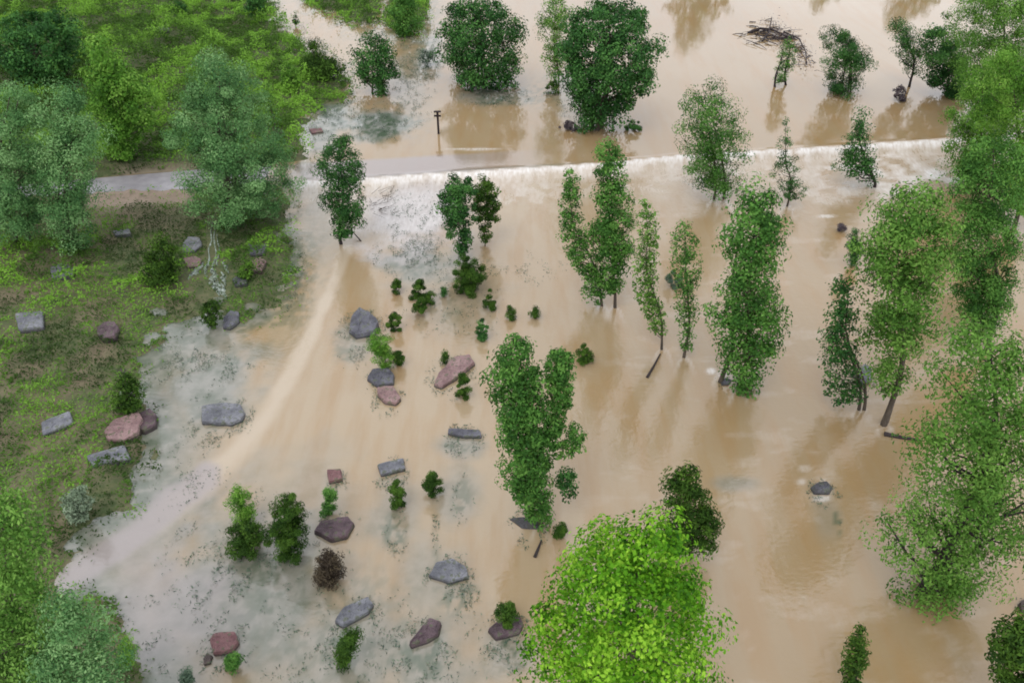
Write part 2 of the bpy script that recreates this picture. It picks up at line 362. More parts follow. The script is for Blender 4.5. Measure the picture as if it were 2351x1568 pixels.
# rivulets that run off the path down the bank
def ribbon(pts, wds):
    V = []; Q = []; k = 0; P = []
    for (a, b_) in zip(pts[:-1], pts[1:]):
        for t in np.linspace(0, 1, 8, endpoint=False): P.append((a[0] + (b_[0] - a[0]) * t, a[1] + (b_[1] - a[1]) * t))
    P.append(pts[-1]); W = np.interp(np.linspace(0, 1, len(P)), np.linspace(0, 1, len(wds)), wds)
    for i, ((x, y), wdt) in enumerate(zip(P, W)):
        for s in (-1, -.4, .4, 1):
            X, Y, Z = G(x + s * wdt * (.7 + .6 * random.random()), y + random.uniform(-2, 2)); V.append((X, Y, Z + (.06 if abs(s) < 1 else -.02)))
    for i in range(len(P) - 1):
        for k in range(3): a = i * 4 + k; Q.append((a, a + 1, a + 5, a + 4))
    return V, Q
for k_ in range(13):
    if k_ < 3: x0, y0, x1, y1, ww = 490 + k_ * 6, 512 + k_ * 14, 478 + k_ * 12, 612, (.8, 2.2, 1.2, 3)
    else: x0 = random.uniform(455, 515); y0 = random.uniform(600, 650); x1 = 475 + (x0 - 485) * 1.5 + random.uniform(-18, 18); y1 = y0 + random.uniform(18, 42); ww = (1, random.uniform(3, 8), random.uniform(2, 7), 1)
    pts = [(x0 + (x1 - x0) * t_ + random.uniform(-5, 5), y0 + (y1 - y0) * t_) for t_ in (0, .2, .4, .6, .8, 1)]
    V, Q = ribbon(pts, ww); tag(mesh('rivulet', V, Q, M['white'], smooth=True), kind='structure')

# ------------------------------------------------------------------ foliage
def unit(v): return v / np.maximum(np.linalg.norm(v, axis=1, keepdims=True), 1e-6)
def leaves(P, nrm, axis, size, aspect, tint):
    """one folded lozenge per leaf cluster"""
    n = len(P); nrm = unit(nrm); a = axis - (axis * nrm).sum(1, keepdims=True) * nrm; a = unit(a); b = np.cross(nrm, a)
    L = size[:, None]; W = L * aspect
    v = np.stack([P - a * L * .5, P + b * W * .5 + nrm * L * .10 - a * L * .05, P + a * L * .5 - nrm * L * .08, P - b * W * .5 + nrm * L * .10 - a * L * .05], 1).reshape(-1, 3)
    f = np.arange(4 * n).reshape(n, 4); return v, f, np.repeat(tint, 4)
def tube(pts, rad, seg=6):
    pts = np.asarray(pts, float); V = []; Q = []
    for i, p in enumerate(pts):
        d = pts[min(i + 1, len(pts) - 1)] - pts[max(i - 1, 0)]; d /= np.linalg.norm(d) + 1e-9
        u = np.cross(d, (0, 1, .1)); u /= np.linalg.norm(u) + 1e-9; v = np.cross(d, u)
        for k in range(seg):
            t = 2 * math.pi * k / seg; V.append(p + (u * math.cos(t) + v * math.sin(t)) * rad[i])
    for i in range(len(pts) - 1):
        for k in range(seg): Q.append((i * seg + k, i * seg + (k + 1) % seg, (i + 1) * seg + (k + 1) % seg, (i + 1) * seg + k))
    Q.append(tuple(range(seg - 1, -1, -1))); Q.append(tuple((len(pts) - 1) * seg + k for k in range(seg)))
    return V, Q
def join(parts):
    V = []; Q = []
    for v, q in parts:
        o = len(V); V.extend(v); Q.extend([tuple(a + o for a in f) for f in q])
    return V, Q

def crown_points(lv3, dens, leaf, depth, ncl, sig, edge):
    """lv3: list of (z, xc, r). clusters in the solid of revolution"""
    z = np.array([a[0] for a in lv3]); xc = np.array([a[1] for a in lv3]); r = np.array([a[2] for a in lv3])
    zz = np.linspace(z.min(), z.max(), 200); rr = np.interp(zz, z, r); area = float((rr * 2).mean() * (z.max() - z.min()))
    n = int(np.clip(3.3 * dens * area / (leaf * leaf), 150, 60000)); pr = rr ** 1.3 + .02; pr /= pr.sum()
    ncl = int(ncl if ncl else np.clip(min(.62, .8) * area / sig ** 2, 22 if leaf < 0 else 40, 420))
    cz = rng.choice(zz, ncl, p=pr) + rng.normal(0, .05, ncl); th = rng.uniform(0, 2 * math.pi, ncl); q = rng.uniform(0, 1, ncl) ** edge
    cr_ = np.interp(cz, z, r) * q * rng.uniform(.78, 1.1, ncl)
    C = np.stack([np.interp(cz, z, xc) + np.cos(th) * cr_, np.sin(th) * cr_ * depth, cz], 1)
    ci = rng.integers(0, ncl, n); sg = sig * rng.uniform(.6, 1.35, ncl)[ci][:, None]
    g = rng.normal(0, 1, (n, 3)); g *= np.minimum(1, 1.7 / np.linalg.norm(g, axis=1))[:, None]
    P = C[ci] + g * sg * np.array([1, 1, .8]); ct = rng.uniform(0, 1, ncl)[ci]
    rel = unit(P - np.stack([np.interp(P[:, 2], z, xc), np.zeros(n), P[:, 2] - .4], 1))
    return P, C, ct, rel, n, unit(P - C[ci] + 1e-4)
CNT = [0]
def tree(name, label, cat, base, prof, mat='mid', leaf=.2, dens=3.2, depth=.85, ncl=None, sig=None, edge=.55, trunk=.1, group=None, up=.3, stems=None, bark='bark', crown='crown', stem='trunk', aspect=.62, one=False, limbs=44, droop=0.0):
    bx, by, bz = G(*base); lv3 = []
    for (yy, xl, xr) in prof:
        x0, z0 = hit_y(xl, yy, by); x1, _ = hit_y(xr, yy, by); lv3.append((z0 - bz, (x0 + x1) / 2 - bx, abs(x1 - x0) / 2))
    leaf *= .84
    lv3.sort(); zmin = max(lv3[0][0], .05); lv3 = [(max(a, .02), b_, c_) for a, b_, c_ in lv3]
    rmax = max(a[2] for a in lv3); ht = lv3[-1][0]; sig = sig or float(np.clip(rmax * .165, .11, .42)); dens = dens * (.62 / aspect) ** .8 * 1.15
    P, C, ct, rel, n, loc_n = crown_points([(a, b_, max(c_ - sig * .55, .04)) for a, b_, c_ in lv3], dens, leaf, depth, ncl, sig, edge)
    P[:, 2] -= droop * np.hypot(P[:, 0] - np.interp(P[:, 2], [a[0] for a in lv3], [a[1] for a in lv3]), P[:, 1]); P[:, 2] = np.maximum(P[:, 2], .03 + rng.uniform(0, .1, n)); nx_ = 0
    nr = rel * .45 + loc_n * .7 + rng.normal(0, .45, (n, 3)) + np.array([0, 0, .45])
    ax = rng.normal(0, 1, (n, 3)) * (1 - up) + np.array([0, 0, 1.6]) * up + rel * .7
    V, Fq, tint = leaves(P, nr, ax, leaf * rng.uniform(.6, 1.3, n), aspect, np.clip(.6 * ct + .4 * rng.uniform(0, 1, n), 0, 1))
    if one:
        o = mesh(name, V + np.array([bx, by, bz]), Fq, M[mat], attrs=dict(tint=tint), loc=(bx, by, bz)); return tag(o, label, cat, group)
    root = empty(name, (bx, by, bz), label=label, cat=cat, group=group)
    mesh(crown, V, Fq, M[mat], root, attrs=dict(tint=tint))
    zs = [a[0] for a in lv3]; xc = [a[1] for a in lv3]; parts = []; roots = stems or [(0, 0)]
    for si, (sx, sy) in enumerate(roots):
        pts = []; rad = []
        for t in np.linspace(0, 1, 10):
            z = -.3 + (ht * .93 + .3) * t; f = min(1, t * 1.6)
            cxx = np.interp(z, zs, xc) * f + sx * (1 - f * .4) ; pts.append((cxx + math.sin(t * 9 + CNT[0]) * .04 * ht * .15, sy * (1 - t * .2), z)); rad.append(trunk * (1 - .86 * t) * (1.25 if t == 0 else 1))
        parts.append(tube(pts, rad, 7)); pts = np.array(pts)
        sel = C[rng.permutation(len(C))[:limbs // len(roots)]]
        for c in sel:
            z0 = max(c[2] - (.35 + .8 * abs(c[0] - np.interp(c[2], zs, xc))) * 1.1, ht * .08, .1); k = np.interp(z0, pts[:, 2], np.arange(10)); j = int(min(k, 8)); p0 = pts[j] + (pts[j + 1] - pts[j]) * (k - j)
            mid = (p0 + c) / 2 + np.array([0, 0, -.12 * np.linalg.norm(c - p0)]); rr = trunk * (1 - .86 * z0 / ht) * .42
            parts.append(tube([p0, mid, c], [rr, rr * .7, rr * .25], 5))
    V, Q = join(parts); mesh(stem, V, Q, M[bark], root); CNT[0] += 1
    return root

# ------------------------------------------------------------------ trees
OUT = 'trees standing in the flooded field beyond the top of the picture'
for (xx, yy, wd_, ht) in ((1622, 123, 9.5, 12.5), (1925, 128, 8, 7.5), (2135, 124, 9, 9.5)):
    X = (xx - CX) / F * (yy * cP + (H) * sP)
    a, b_, _ = proj(X, yy, ZU); w2 = wd_ / 2 * float(_)
    t0 = proj(X, yy, ZU + ht)[1]; hh = b_ - t0
    tree('flooded_tree', {1622: 'tall green tree beyond the top edge casting the wide brown reflection', 1925: 'low green tree beyond the top edge casting the short middle reflection', 2135: 'green tree beyond the top edge casting the reflection by the right hand trees'}[xx],
         'tree', (a, b_), [(t0, a - w2 * .1, a + w2 * .1), (t0 + hh * .25, a - w2 * .55, a + w2 * .5), (t0 + hh * .6, a - w2, a + w2), (t0 + hh * .9, a - w2 * .9, a + w2 * .9), (b_, a - w2 * .6, a + w2 * .6)], 'dark', leaf=.5, group=OUT, trunk=.25)
R = 'rounded trees standing in the flooded field'
tree('round_tree', 'large rounded dark green tree above the wide brown reflection', 'tree', (1108, 196), [(6, 1050, 1160), (22, 1022, 1188), (60, 1002, 1208), (110, 998, 1210), (150, 1003, 1208), (185, 1030, 1195), (202, 1070, 1150)], 'dark', leaf=.27, dens=5, group=R, trunk=.16, stems=[(-.4, 0), (.3, .2), (0, -.2)], edge=.4, ncl=300)
tree('round_tree', 'largest and darkest rounded tree narrowing to its foot behind the tall poplar', 'tree', (1372, 296), [(16, 1330, 1460), (35, 1290, 1490), (80, 1268, 1522), (130, 1268, 1528), (180, 1280, 1515), (230, 1305, 1475), (270, 1318, 1440), (292, 1335, 1418)], 'dark', leaf=.27, dens=6, group=R, trunk=.2, stems=[(-.5, 0), (.4, .2), (0, -.3)], edge=.35, ncl=340)
tree('round_tree', 'small rounded dark tree nearest the grassy bank', 'tree', (862, 214), [(88, 835, 890), (100, 812, 912), (140, 798, 924), (175, 805, 920), (200, 822, 905), (212, 840, 890)], 'dark', leaf=.24, dens=4.5, group=R, trunk=.1, stems=[(-.3, 0), (.3, .1)])
tree('slender_tree', 'pale yellowish green slender tree half hidden by the darkest rounded tree', 'tree', (1283, 200), [(-12, 1255, 1300), (25, 1232, 1320), (80, 1228, 1315), (120, 1240, 1300), (160, 1252, 1295), (190, 1262, 1292)], 'olive', leaf=.2, dens=2.4, trunk=.08)
tree('shrub', 'low dark shrub at the foot of the pale slender tree', 'shrub', (1268, 215), [(188, 1255, 1280), (200, 1246, 1290), (213, 1250, 1288)], 'deep', leaf=.2, one=True, dens=4)
tree('shrub', 'leafy green shrub on the small weedy island near the top', 'shrub', (925, 82), [(-15, 905, 950), (20, 890, 975), (55, 888, 980), (78, 905, 960)], 'mid', leaf=.25, dens=4.5, crown='foliage', stem='stem')
tree('shrub', 'grey green twiggy shrub beside the small rounded dark tree', 'shrub', (975, 152), [(118, 960, 1000), (135, 955, 1005), (150, 962, 995)], 'sedge', leaf=.22, one=True, dens=2.5)
# around the debris
D = 'small trees near the drifted brushwood'
tree('young_tree', 'small yellow green tree with forked trunk below the drifted brushwood', 'tree', (1800, 200), [(92, 1795, 1825), (115, 1785, 1838), (145, 1780, 1830), (170, 1772, 1815), (190, 1772, 1802)], 'mid', leaf=.17, dens=1.8, trunk=.12, stems=[(-.9, 0), (.35, .5)], group=D, bark='wet_bark', up=.5)
tree('bushy_tree', 'dense dark bushy tree right of the drifted brushwood', 'tree', (1945, 218), [(66, 1885, 1925), (85, 1885, 1975), (105, 1890, 2005), (140, 1888, 2008), (175, 1895, 1990), (205, 1885, 1990), (222, 1900, 1985)], 'dark', leaf=.22, dens=3.6, aspect=.35, trunk=.1, stems=[(-.6, 0), (.4, .2), (0, -.3)], group=D, edge=.5)
tree('young_tree', 'thin leaning tree with open crown left of the black green thicket', 'tree', (2088, 200), [(28, 2026, 2045), (50, 2025, 2085), (85, 2030, 2125), (115, 2050, 2128), (145, 2070, 2120), (175, 2080, 2105)], 'dark', leaf=.2, dens=2.2, aspect=.4, trunk=.13, group=D, bark='wet_bark')
tree('thicket', 'black green dense thicket at the water beside the right hand tree belt', 'shrub', (2170, 220), [(62, 2120, 2200), (95, 2108, 2225), (150, 2108, 2235), (195, 2118, 2225), (225, 2145, 2215)], 'dark', leaf=.22, dens=5, trunk=.1, group=D, crown='foliage', stem='stem')
tree('drift_clump', 'dark round clump of drift snagged by the thin leaning tree', 'drift clump', (2067, 232), [(198, 2060, 2075), (212, 2047, 2084), (226, 2050, 2082), (238, 2060, 2078)], 'dead', leaf=.2, dens=5, one=True)
# weir trees
Wg = 'trees growing along the weir'
tree('feathery_tree', 'feathery tree with two thin trunks standing astride the white weir', 'tree', (1650, 458), [(172, 1600, 1620), (200, 1572, 1668), (240, 1548, 1702), (290, 1545, 1720), (330, 1552, 1722), (380, 1560, 1712), (420, 1580, 1700), (448, 1610, 1680)], 'mid', leaf=.22, dens=2.6, aspect=.4, trunk=.1, stems=[(-.35, 0), (.45, .1)], group=Wg, up=.5)
tree('sapling', 'thin sparse sapling with straight stem between the feathery and leaning trees', 'tree', (1806, 474), [(275, 1800, 1812), (320, 1780, 1822), (345, 1775, 1832), (385, 1768, 1838), (420, 1778, 1858), (455, 1785, 1840)], 'dark', leaf=.18, dens=1.25, aspect=.42, trunk=.08, group=Wg, ncl=60)
tree('leaning_tree', 'small dark tree leaning out of the current on the right of the weir', 'tree', (2008, 430), [(258, 1955, 2003), (290, 1948, 2005), (320, 1942, 1998), (345, 1938, 2015), (380, 1908, 2022), (405, 1950, 2015), (425, 1995, 2012)], 'dark', leaf=.22, dens=2.8, aspect=.5, trunk=.13, group=Wg, bark='wet_bark')
tree('weir_tree', 'dark drooping tree standing in the spill left of the gravel patch', 'tree', (782, 560), [(318, 760, 800), (345, 732, 828), (385, 722, 842), (430, 732, 842), (470, 735, 852), (510, 748, 838), (545, 762, 805)], 'dark', leaf=.24, dens=4, aspect=.34, trunk=.12, group=Wg, up=.3, bark='wet_bark')
tree('bank_willow', 'large grey green willow spreading over the path end', 'tree', (530, 506), [(128, 450, 555), (165, 420, 590), (220, 415, 610), (265, 365, 630), (320, 362, 665), (370, 380, 690), (420, 410, 690), (465, 435, 670), (500, 470, 630)], 'blue', leaf=.18, dens=4, trunk=.16, stems=[(-.4, 0), (.4, .2), (0, -.4)], aspect=.5, up=.5)
tree('bank_tree', 'bright leafy pointed tree above the grey path', 'tree', (290, 365), [(90, 205, 235), (125, 190, 275), (170, 182, 325), (215, 180, 358), (260, 195, 375), (300, 215, 375), (345, 240, 350)], 'lime', leaf=.27, dens=5, trunk=.14, up=.3)
tree('bank_willow', 'grey green willow at the left edge of the picture', 'tree', (55, 560), [(195, 10, 60), (240, -40, 90), (320, -90, 110), (400, -90, 120), (470, -60, 115), (530, -30, 100)], 'blue', leaf=.18, dens=4, trunk=.16, stems=[(-.4, 0), (.5, .1)], aspect=.5, up=.5)
tree('bank_willow', 'grey green willow beside the left end of the path', 'tree', (160, 575), [(200, 105, 175), (245, 75, 215), (310, 70, 240), (390, 80, 230), (460, 85, 225), (530, 100, 220), (565, 120, 200)], 'blue', leaf=.18, dens=3.6, trunk=.12, stems=[(-.2, 0), (.3, .1)], aspect=.5, up=.5)
tree('thicket', 'broad dark blue green thicket on the upper left bank', 'shrub', (75, 190), [(28, 30, 140), (60, -20, 185), (110, -30, 200), (150, 0, 190), (185, 40, 140)], 'dark', leaf=.32, dens=5, edge=.35, crown='foliage', stem='stem')
tree('shrub', 'dark teal shrub at the top where the bank meets the pale water', 'shrub', (592, 52), [(-20, 565, 610), (10, 556, 618), (45, 575, 620)], 'dark', leaf=.28, dens=4.5, crown='foliage', stem='stem')
tree('young_conifer', 'tiny dark conifer on the edge of the pale upper water', 'tree', (679, 62), [(28, 677, 681), (42, 671, 687), (54, 667, 690)], 'dark', leaf=.16, dens=3, trunk=.05)
for (l, b_, p, mt) in (('olive shrub on the bank beside the pale upper channel', (728, 178), [(98, 690, 730), (125, 668, 770), (155, 680, 795), (178, 715, 795)], 'deep'),
                  ('rounded yellow green shrub above the thin bank sapling', (664, 212), [(148, 645, 675), (175, 635, 692), (205, 645, 690)], 'lime'),
                  ('mossy shrub standing in the grass above the large willow', (480, 100), [(68, 460, 500), (88, 450, 512), (104, 465, 500)], 'cover'),
                  ('dark green shrub on the sloping bank below the path', (368, 650), [(545, 345, 385), (580, 325, 412), (625, 320, 418), (655, 345, 405)], 'deep'),
                  ('bright round shrub behind the pink and brown boulders', (292, 942), [(858, 275, 305), (885, 252, 325), (918, 250, 334), (940, 268, 320)], 'deep'),
                  ('small dark shrub left of the grey purple stone at the shoreline', (484, 748), [(693, 470, 500), (715, 455, 512), (742, 462, 508)], 'deep'),
                  ('silvery weed clump on the brown lower bank', (180, 1200), [(1120, 155, 205), (1150, 140, 215), (1190, 155, 210)], 'pale'),
                  ('dark shrub at the top of the picture left of the pale channel', (412, 40), [(5, 398, 425), (25, 392, 432), (40, 400, 425)], 'dark'),
                  ('grassy hummock beside the split gravel boulders on the slope', (560, 640), [(600, 548, 585), (620, 540, 590), (638, 550, 580)], 'cover')):
    tree('shrub', l, 'shrub', b_, p, mt, leaf=.2, dens=4.5, crown='foliage', stem='stem', up=.5, aspect=.4)
tree('sapling', 'thin sapling on the bank right of the large willow', 'tree', (640, 330), [(195, 600, 625), (230, 598, 640), (260, 605, 645), (290, 620, 648)], 'olive', leaf=.18, dens=1.5, trunk=.05)
# poplars below the weir
Pg = 'poplars standing in the brown water below the weir'
tree('poplar', 'narrow pointed poplar crossing the weir line', 'tree', (1410, 706), [(293, 1396, 1412), (310, 1380, 1425), (350, 1368, 1432), (400, 1362, 1440), (450, 1352, 1452), (510, 1342, 1462), (570, 1340, 1460), (620, 1352, 1440), (665, 1375, 1435)], 'mid', leaf=.2, dens=4, trunk=.1, group=Pg, up=.5)
tree('poplar', 'shorter poplar with gappy lower crown left of the narrow pointed one', 'tree', (1382, 702), [(385, 1300, 1325), (420, 1284, 1338), (470, 1282, 1340), (520, 1285, 1345), (580, 1290, 1375), (630, 1325, 1395), (680, 1335, 1400)], 'mid', leaf=.2, dens=2.8, trunk=.09, group=Pg, up=.4)
tree('poplar', 'thin curving poplar whose bare foot points to the floating stick', 'tree', (1521, 802), [(455, 1472, 1488), (500, 1462, 1512), (560, 1458, 1520), (620, 1450, 1510), (670, 1452, 1510), (720, 1470, 1530), (765, 1495, 1532)], 'olive', leaf=.18, dens=2.2, trunk=.075, group=Pg, up=.5, depth=.6)
tree('poplar', 'sparse see-through poplar with straight dark stem', 'tree', (1572, 820), [(508, 1560, 1580), (535, 1538, 1602), (580, 1535, 1612), (640, 1538, 1618), (700, 1545, 1605), (760, 1555, 1600), (805, 1560, 1590)], 'mid', leaf=.17, dens=1.6, trunk=.09, group=Pg, up=.4)
tree('poplar', 'full leafy poplar alone in the middle of the right hand water', 'tree', (1695, 892), [(412, 1725, 1750), (440, 1698, 1772), (480, 1660, 1805), (540, 1648, 1815), (600, 1640, 1800), (650, 1640, 1790), (690, 1612, 1790), (730, 1622, 1818), (770, 1622, 1795), (810, 1655, 1795), (850, 1655, 1775), (885, 1668, 1748), (903, 1680, 1725)], 'mid', leaf=.22, ncl=230, dens=3.8, trunk=.13, stems=[(0, 0), (-.9, .6)], group=Pg, up=.5)
tree('young_tree', 'dull green small tree with drooping foot near the gravel patch', 'tree', (1066, 600), [(405, 1030, 1068), (425, 1003, 1095), (475, 1000, 1098), (520, 1010, 1092), (552, 1028, 1082), (585, 1050, 1080)], 'dark', leaf=.19, dens=5, trunk=.05, ncl=110)
tree('young_tree', 'dark olive small tree just right of the dull green one', 'tree', (1113, 565), [(410, 1095, 1130), (435, 1078, 1146), (475, 1080, 1150), (505, 1086, 1146), (535, 1098, 1132), (558, 1105, 1122)], 'deep', leaf=.18, dens=5, trunk=.04, ncl=80)
tree('forked_tree', 'leafy tree with a two lobed top in the centre of the lower flood', 'tree', (1240, 1205), [(762, 1150, 1195), (790, 1130, 1220), (830, 1112, 1240), (870, 1108, 1262), (920, 1112, 1275), (970, 1130, 1278), (1020, 1148, 1270), (1070, 1150, 1278), (1110, 1155, 1280), (1150, 1195, 1268), (1195, 1212, 1266)], 'mid', leaf=.22, dens=5, trunk=.13, aspect=.45, up=.5, edge=.5)
r0 = bpy.context.scene.objects['forked_tree']
# the second lobe, and the two side tufts, belong to the same tree
def add_lobe(root, prof, mat, base, leaf=.2, dens=4, name='crown'):
    before = set(COL.objects); t = tree('tmp', 'x', 'x', base, prof, mat, leaf=leaf, dens=dens, aspect=.45, up=.5, one=True)
    t.name = name; off = t.location - root.location; t.location = off; t.parent = root
    for k in ('label', 'category'): del t[k]
    t['label'] = 'bright side lobe of the crown' if mat != 'dark' else 'tuft on a side branch'
add_lobe(r0, [(802, 1270, 1300), (830, 1245, 1322), (880, 1248, 1320), (930, 1255, 1312), (980, 1250, 1300), (1030, 1240, 1285)], 'mid', (1240, 1205), .21, 5)
add_lobe(r0, [(978, 1300, 1335), (1000, 1290, 1350), (1030, 1280, 1345), (1050, 1265, 1310)], 'mid', (1240, 1205), .21, 3)
add_lobe(r0, [(1080, 1285, 1325), (1105, 1270, 1335), (1135, 1280, 1322)], 'dark', (1240, 1205), .21, 3)
tree('bright_tree', 'bright lime green broad tree cut by the bottom edge', 'tree', (1440, 1800), [(1222, 1485, 1545), (1240, 1375, 1630), (1275, 1300, 1650), (1330, 1300, 1650), (1385, 1235, 1655), (1440, 1200, 1685), (1490, 1185, 1695), (1560, 1235, 1695), (1640, 1290, 1640), (1720, 1340, 1560)], 'bright', leaf=.17, dens=3.4, trunk=.2, aspect=.6, up=.4, edge=.45, sig=.33, ncl=270)
tree('young_tree', 'dark young tree rising behind the bright lime tree', 'tree', (1585, 1285), [(1075, 1550, 1600), (1100, 1532, 1620), (1140, 1520, 1630), (1180, 1520, 1660), (1220, 1520, 1655), (1260, 1535, 1630)], 'deep', leaf=.2, dens=4.5, trunk=.08, aspect=.4)
tree('young_tree', 'narrow dark sapling near the bottom edge right of the bright tree', 'tree', (1950, 1610), [(1436, 1972, 1985), (1460, 1950, 1998), (1495, 1935, 1998), (1530, 1925, 1990), (1570, 1935, 1975)], 'deep', leaf=.17, dens=3, trunk=.09, aspect=.4, bark='wet_bark')
tree('bushy_tree', 'dark bushy tree in the bottom right corner', 'tree', (2330, 1690), [(1440, 2295, 2400), (1475, 2265, 2420), (1530, 2265, 2440), (1600, 2280, 2440), (1660, 2300, 2400)], 'deep', leaf=.22, dens=5, trunk=.12, aspect=.4)
# right-hand belt
Rg = 'trees of the right hand belt'
for (l, b_, p, mt, dn) in (
    ('willow of the right belt filling the top right corner', (2300, 300), [(-60, 2230, 2340), (-10, 2180, 2420), (60, 2170, 2440), (120, 2165, 2440), (190, 2185, 2420), (260, 2210, 2400)], 'olive', 4),
    ('yellow green willow of the right belt hanging over the end of the weir', (2235, 430), [(135, 2240, 2290), (175, 2200, 2320), (230, 2178, 2330), (290, 2165, 2330), (340, 2155, 2310), (385, 2158, 2290), (410, 2180, 2270)], 'lime', 4),
    ('lighter willow of the right belt just below the top corner', (2330, 520), [(120, 2275, 2340), (180, 2250, 2400), (250, 2240, 2430), (330, 2235, 2430), (410, 2240, 2420), (480, 2260, 2400)], 'lime', 4),
    ('tall willow of the right belt above the spreading lower tree', (2268, 810), [(300, 2230, 2300), (360, 2200, 2370), (430, 2180, 2380), (500, 2172, 2360), (580, 2175, 2345), (660, 2180, 2340), (720, 2190, 2320), (760, 2210, 2280)], 'mid', 5)):
    tree('belt_willow', l, 'tree', b_, p, mt, leaf=.2, dens=dn * .8, trunk=.16, aspect=.45, up=.55, group=Rg)
tree('belt_poplar', 'tall open poplar with forked pale trunk at the edge of the right belt', 'tree', (2032, 975), [(412, 2075, 2120), (450, 2035, 2175), (500, 1980, 2200), (560, 1950, 2205), (620, 1950, 2200), (680, 1950, 2185), (740, 1955, 2165), (800, 1985, 2125), (850, 1998, 2100), (900, 2010, 2075)], 'olive', leaf=.22, dens=3.4, trunk=.16, stems=[(0, 0), (.15, .2)], group=Rg, up=.5, aspect=.5)
tree('belt_poplar', 'thin ragged poplar left of the forked one with a bare stem', 'tree', (1974, 940), [(620, 1925, 1948), (660, 1908, 1965), (710, 1895, 1975), (770, 1882, 1985), (830, 1878, 1985), (870, 1890, 1985), (920, 1900, 1980)], 'dark', leaf=.2, dens=2.0, trunk=.09, stems=[(0, 0), (.3, 0)], group=Rg, up=.4)
tree('spreading_tree', 'big spreading tree with leaning dark trunk at the lower right', 'tree', (2112, 1362), [(762, 2190, 2310), (810, 2140, 2410), (880, 2100, 2460), (960, 2085, 2480), (1040, 2065, 2480), (1120, 2030, 2470), (1200, 2010, 2430), (1270, 2005, 2380), (1330, 2020, 2290), (1380, 2060, 2240), (1430, 2130, 2215)], 'olive', leaf=.2, dens=2.2, trunk=.26, depth=.55, bark='wet_bark', up=.45, aspect=.45, edge=.62)
# lower left
Lg = 'trees in the lower left corner'
tree('corner_tree', 'light green tree hugging the left edge near the bottom', 'tree', (10, 1760), [(1115, -10, 30), (1150, -40, 65), (1220, -60, 90), (1300, -80, 105), (1390, -80, 120), (1480, -80, 150), (1570, -60, 170), (1660, -40, 150)], 'olive', leaf=.15, dens=3, trunk=.15, group=Lg, aspect=.45, up=.6)
tree('corner_tree', 'duller leafy tree in the bottom left corner beside the light green one', 'tree', (170, 1790), [(1372, 110, 170), (1420, 80, 235), (1480, 70, 270), (1560, 60, 300), (1650, 80, 280)], 'blue', leaf=.14, dens=3, trunk=.1, group=Lg, aspect=.4, up=.5)
tree('shrub', 'yellow green tuft at the water by the bottom left trees', 'shrub', (288, 1525), [(1462, 275, 300), (1490, 262, 318), (1520, 268, 315)], 'lime', leaf=.16, dens=2.5, one=True, aspect=.25)

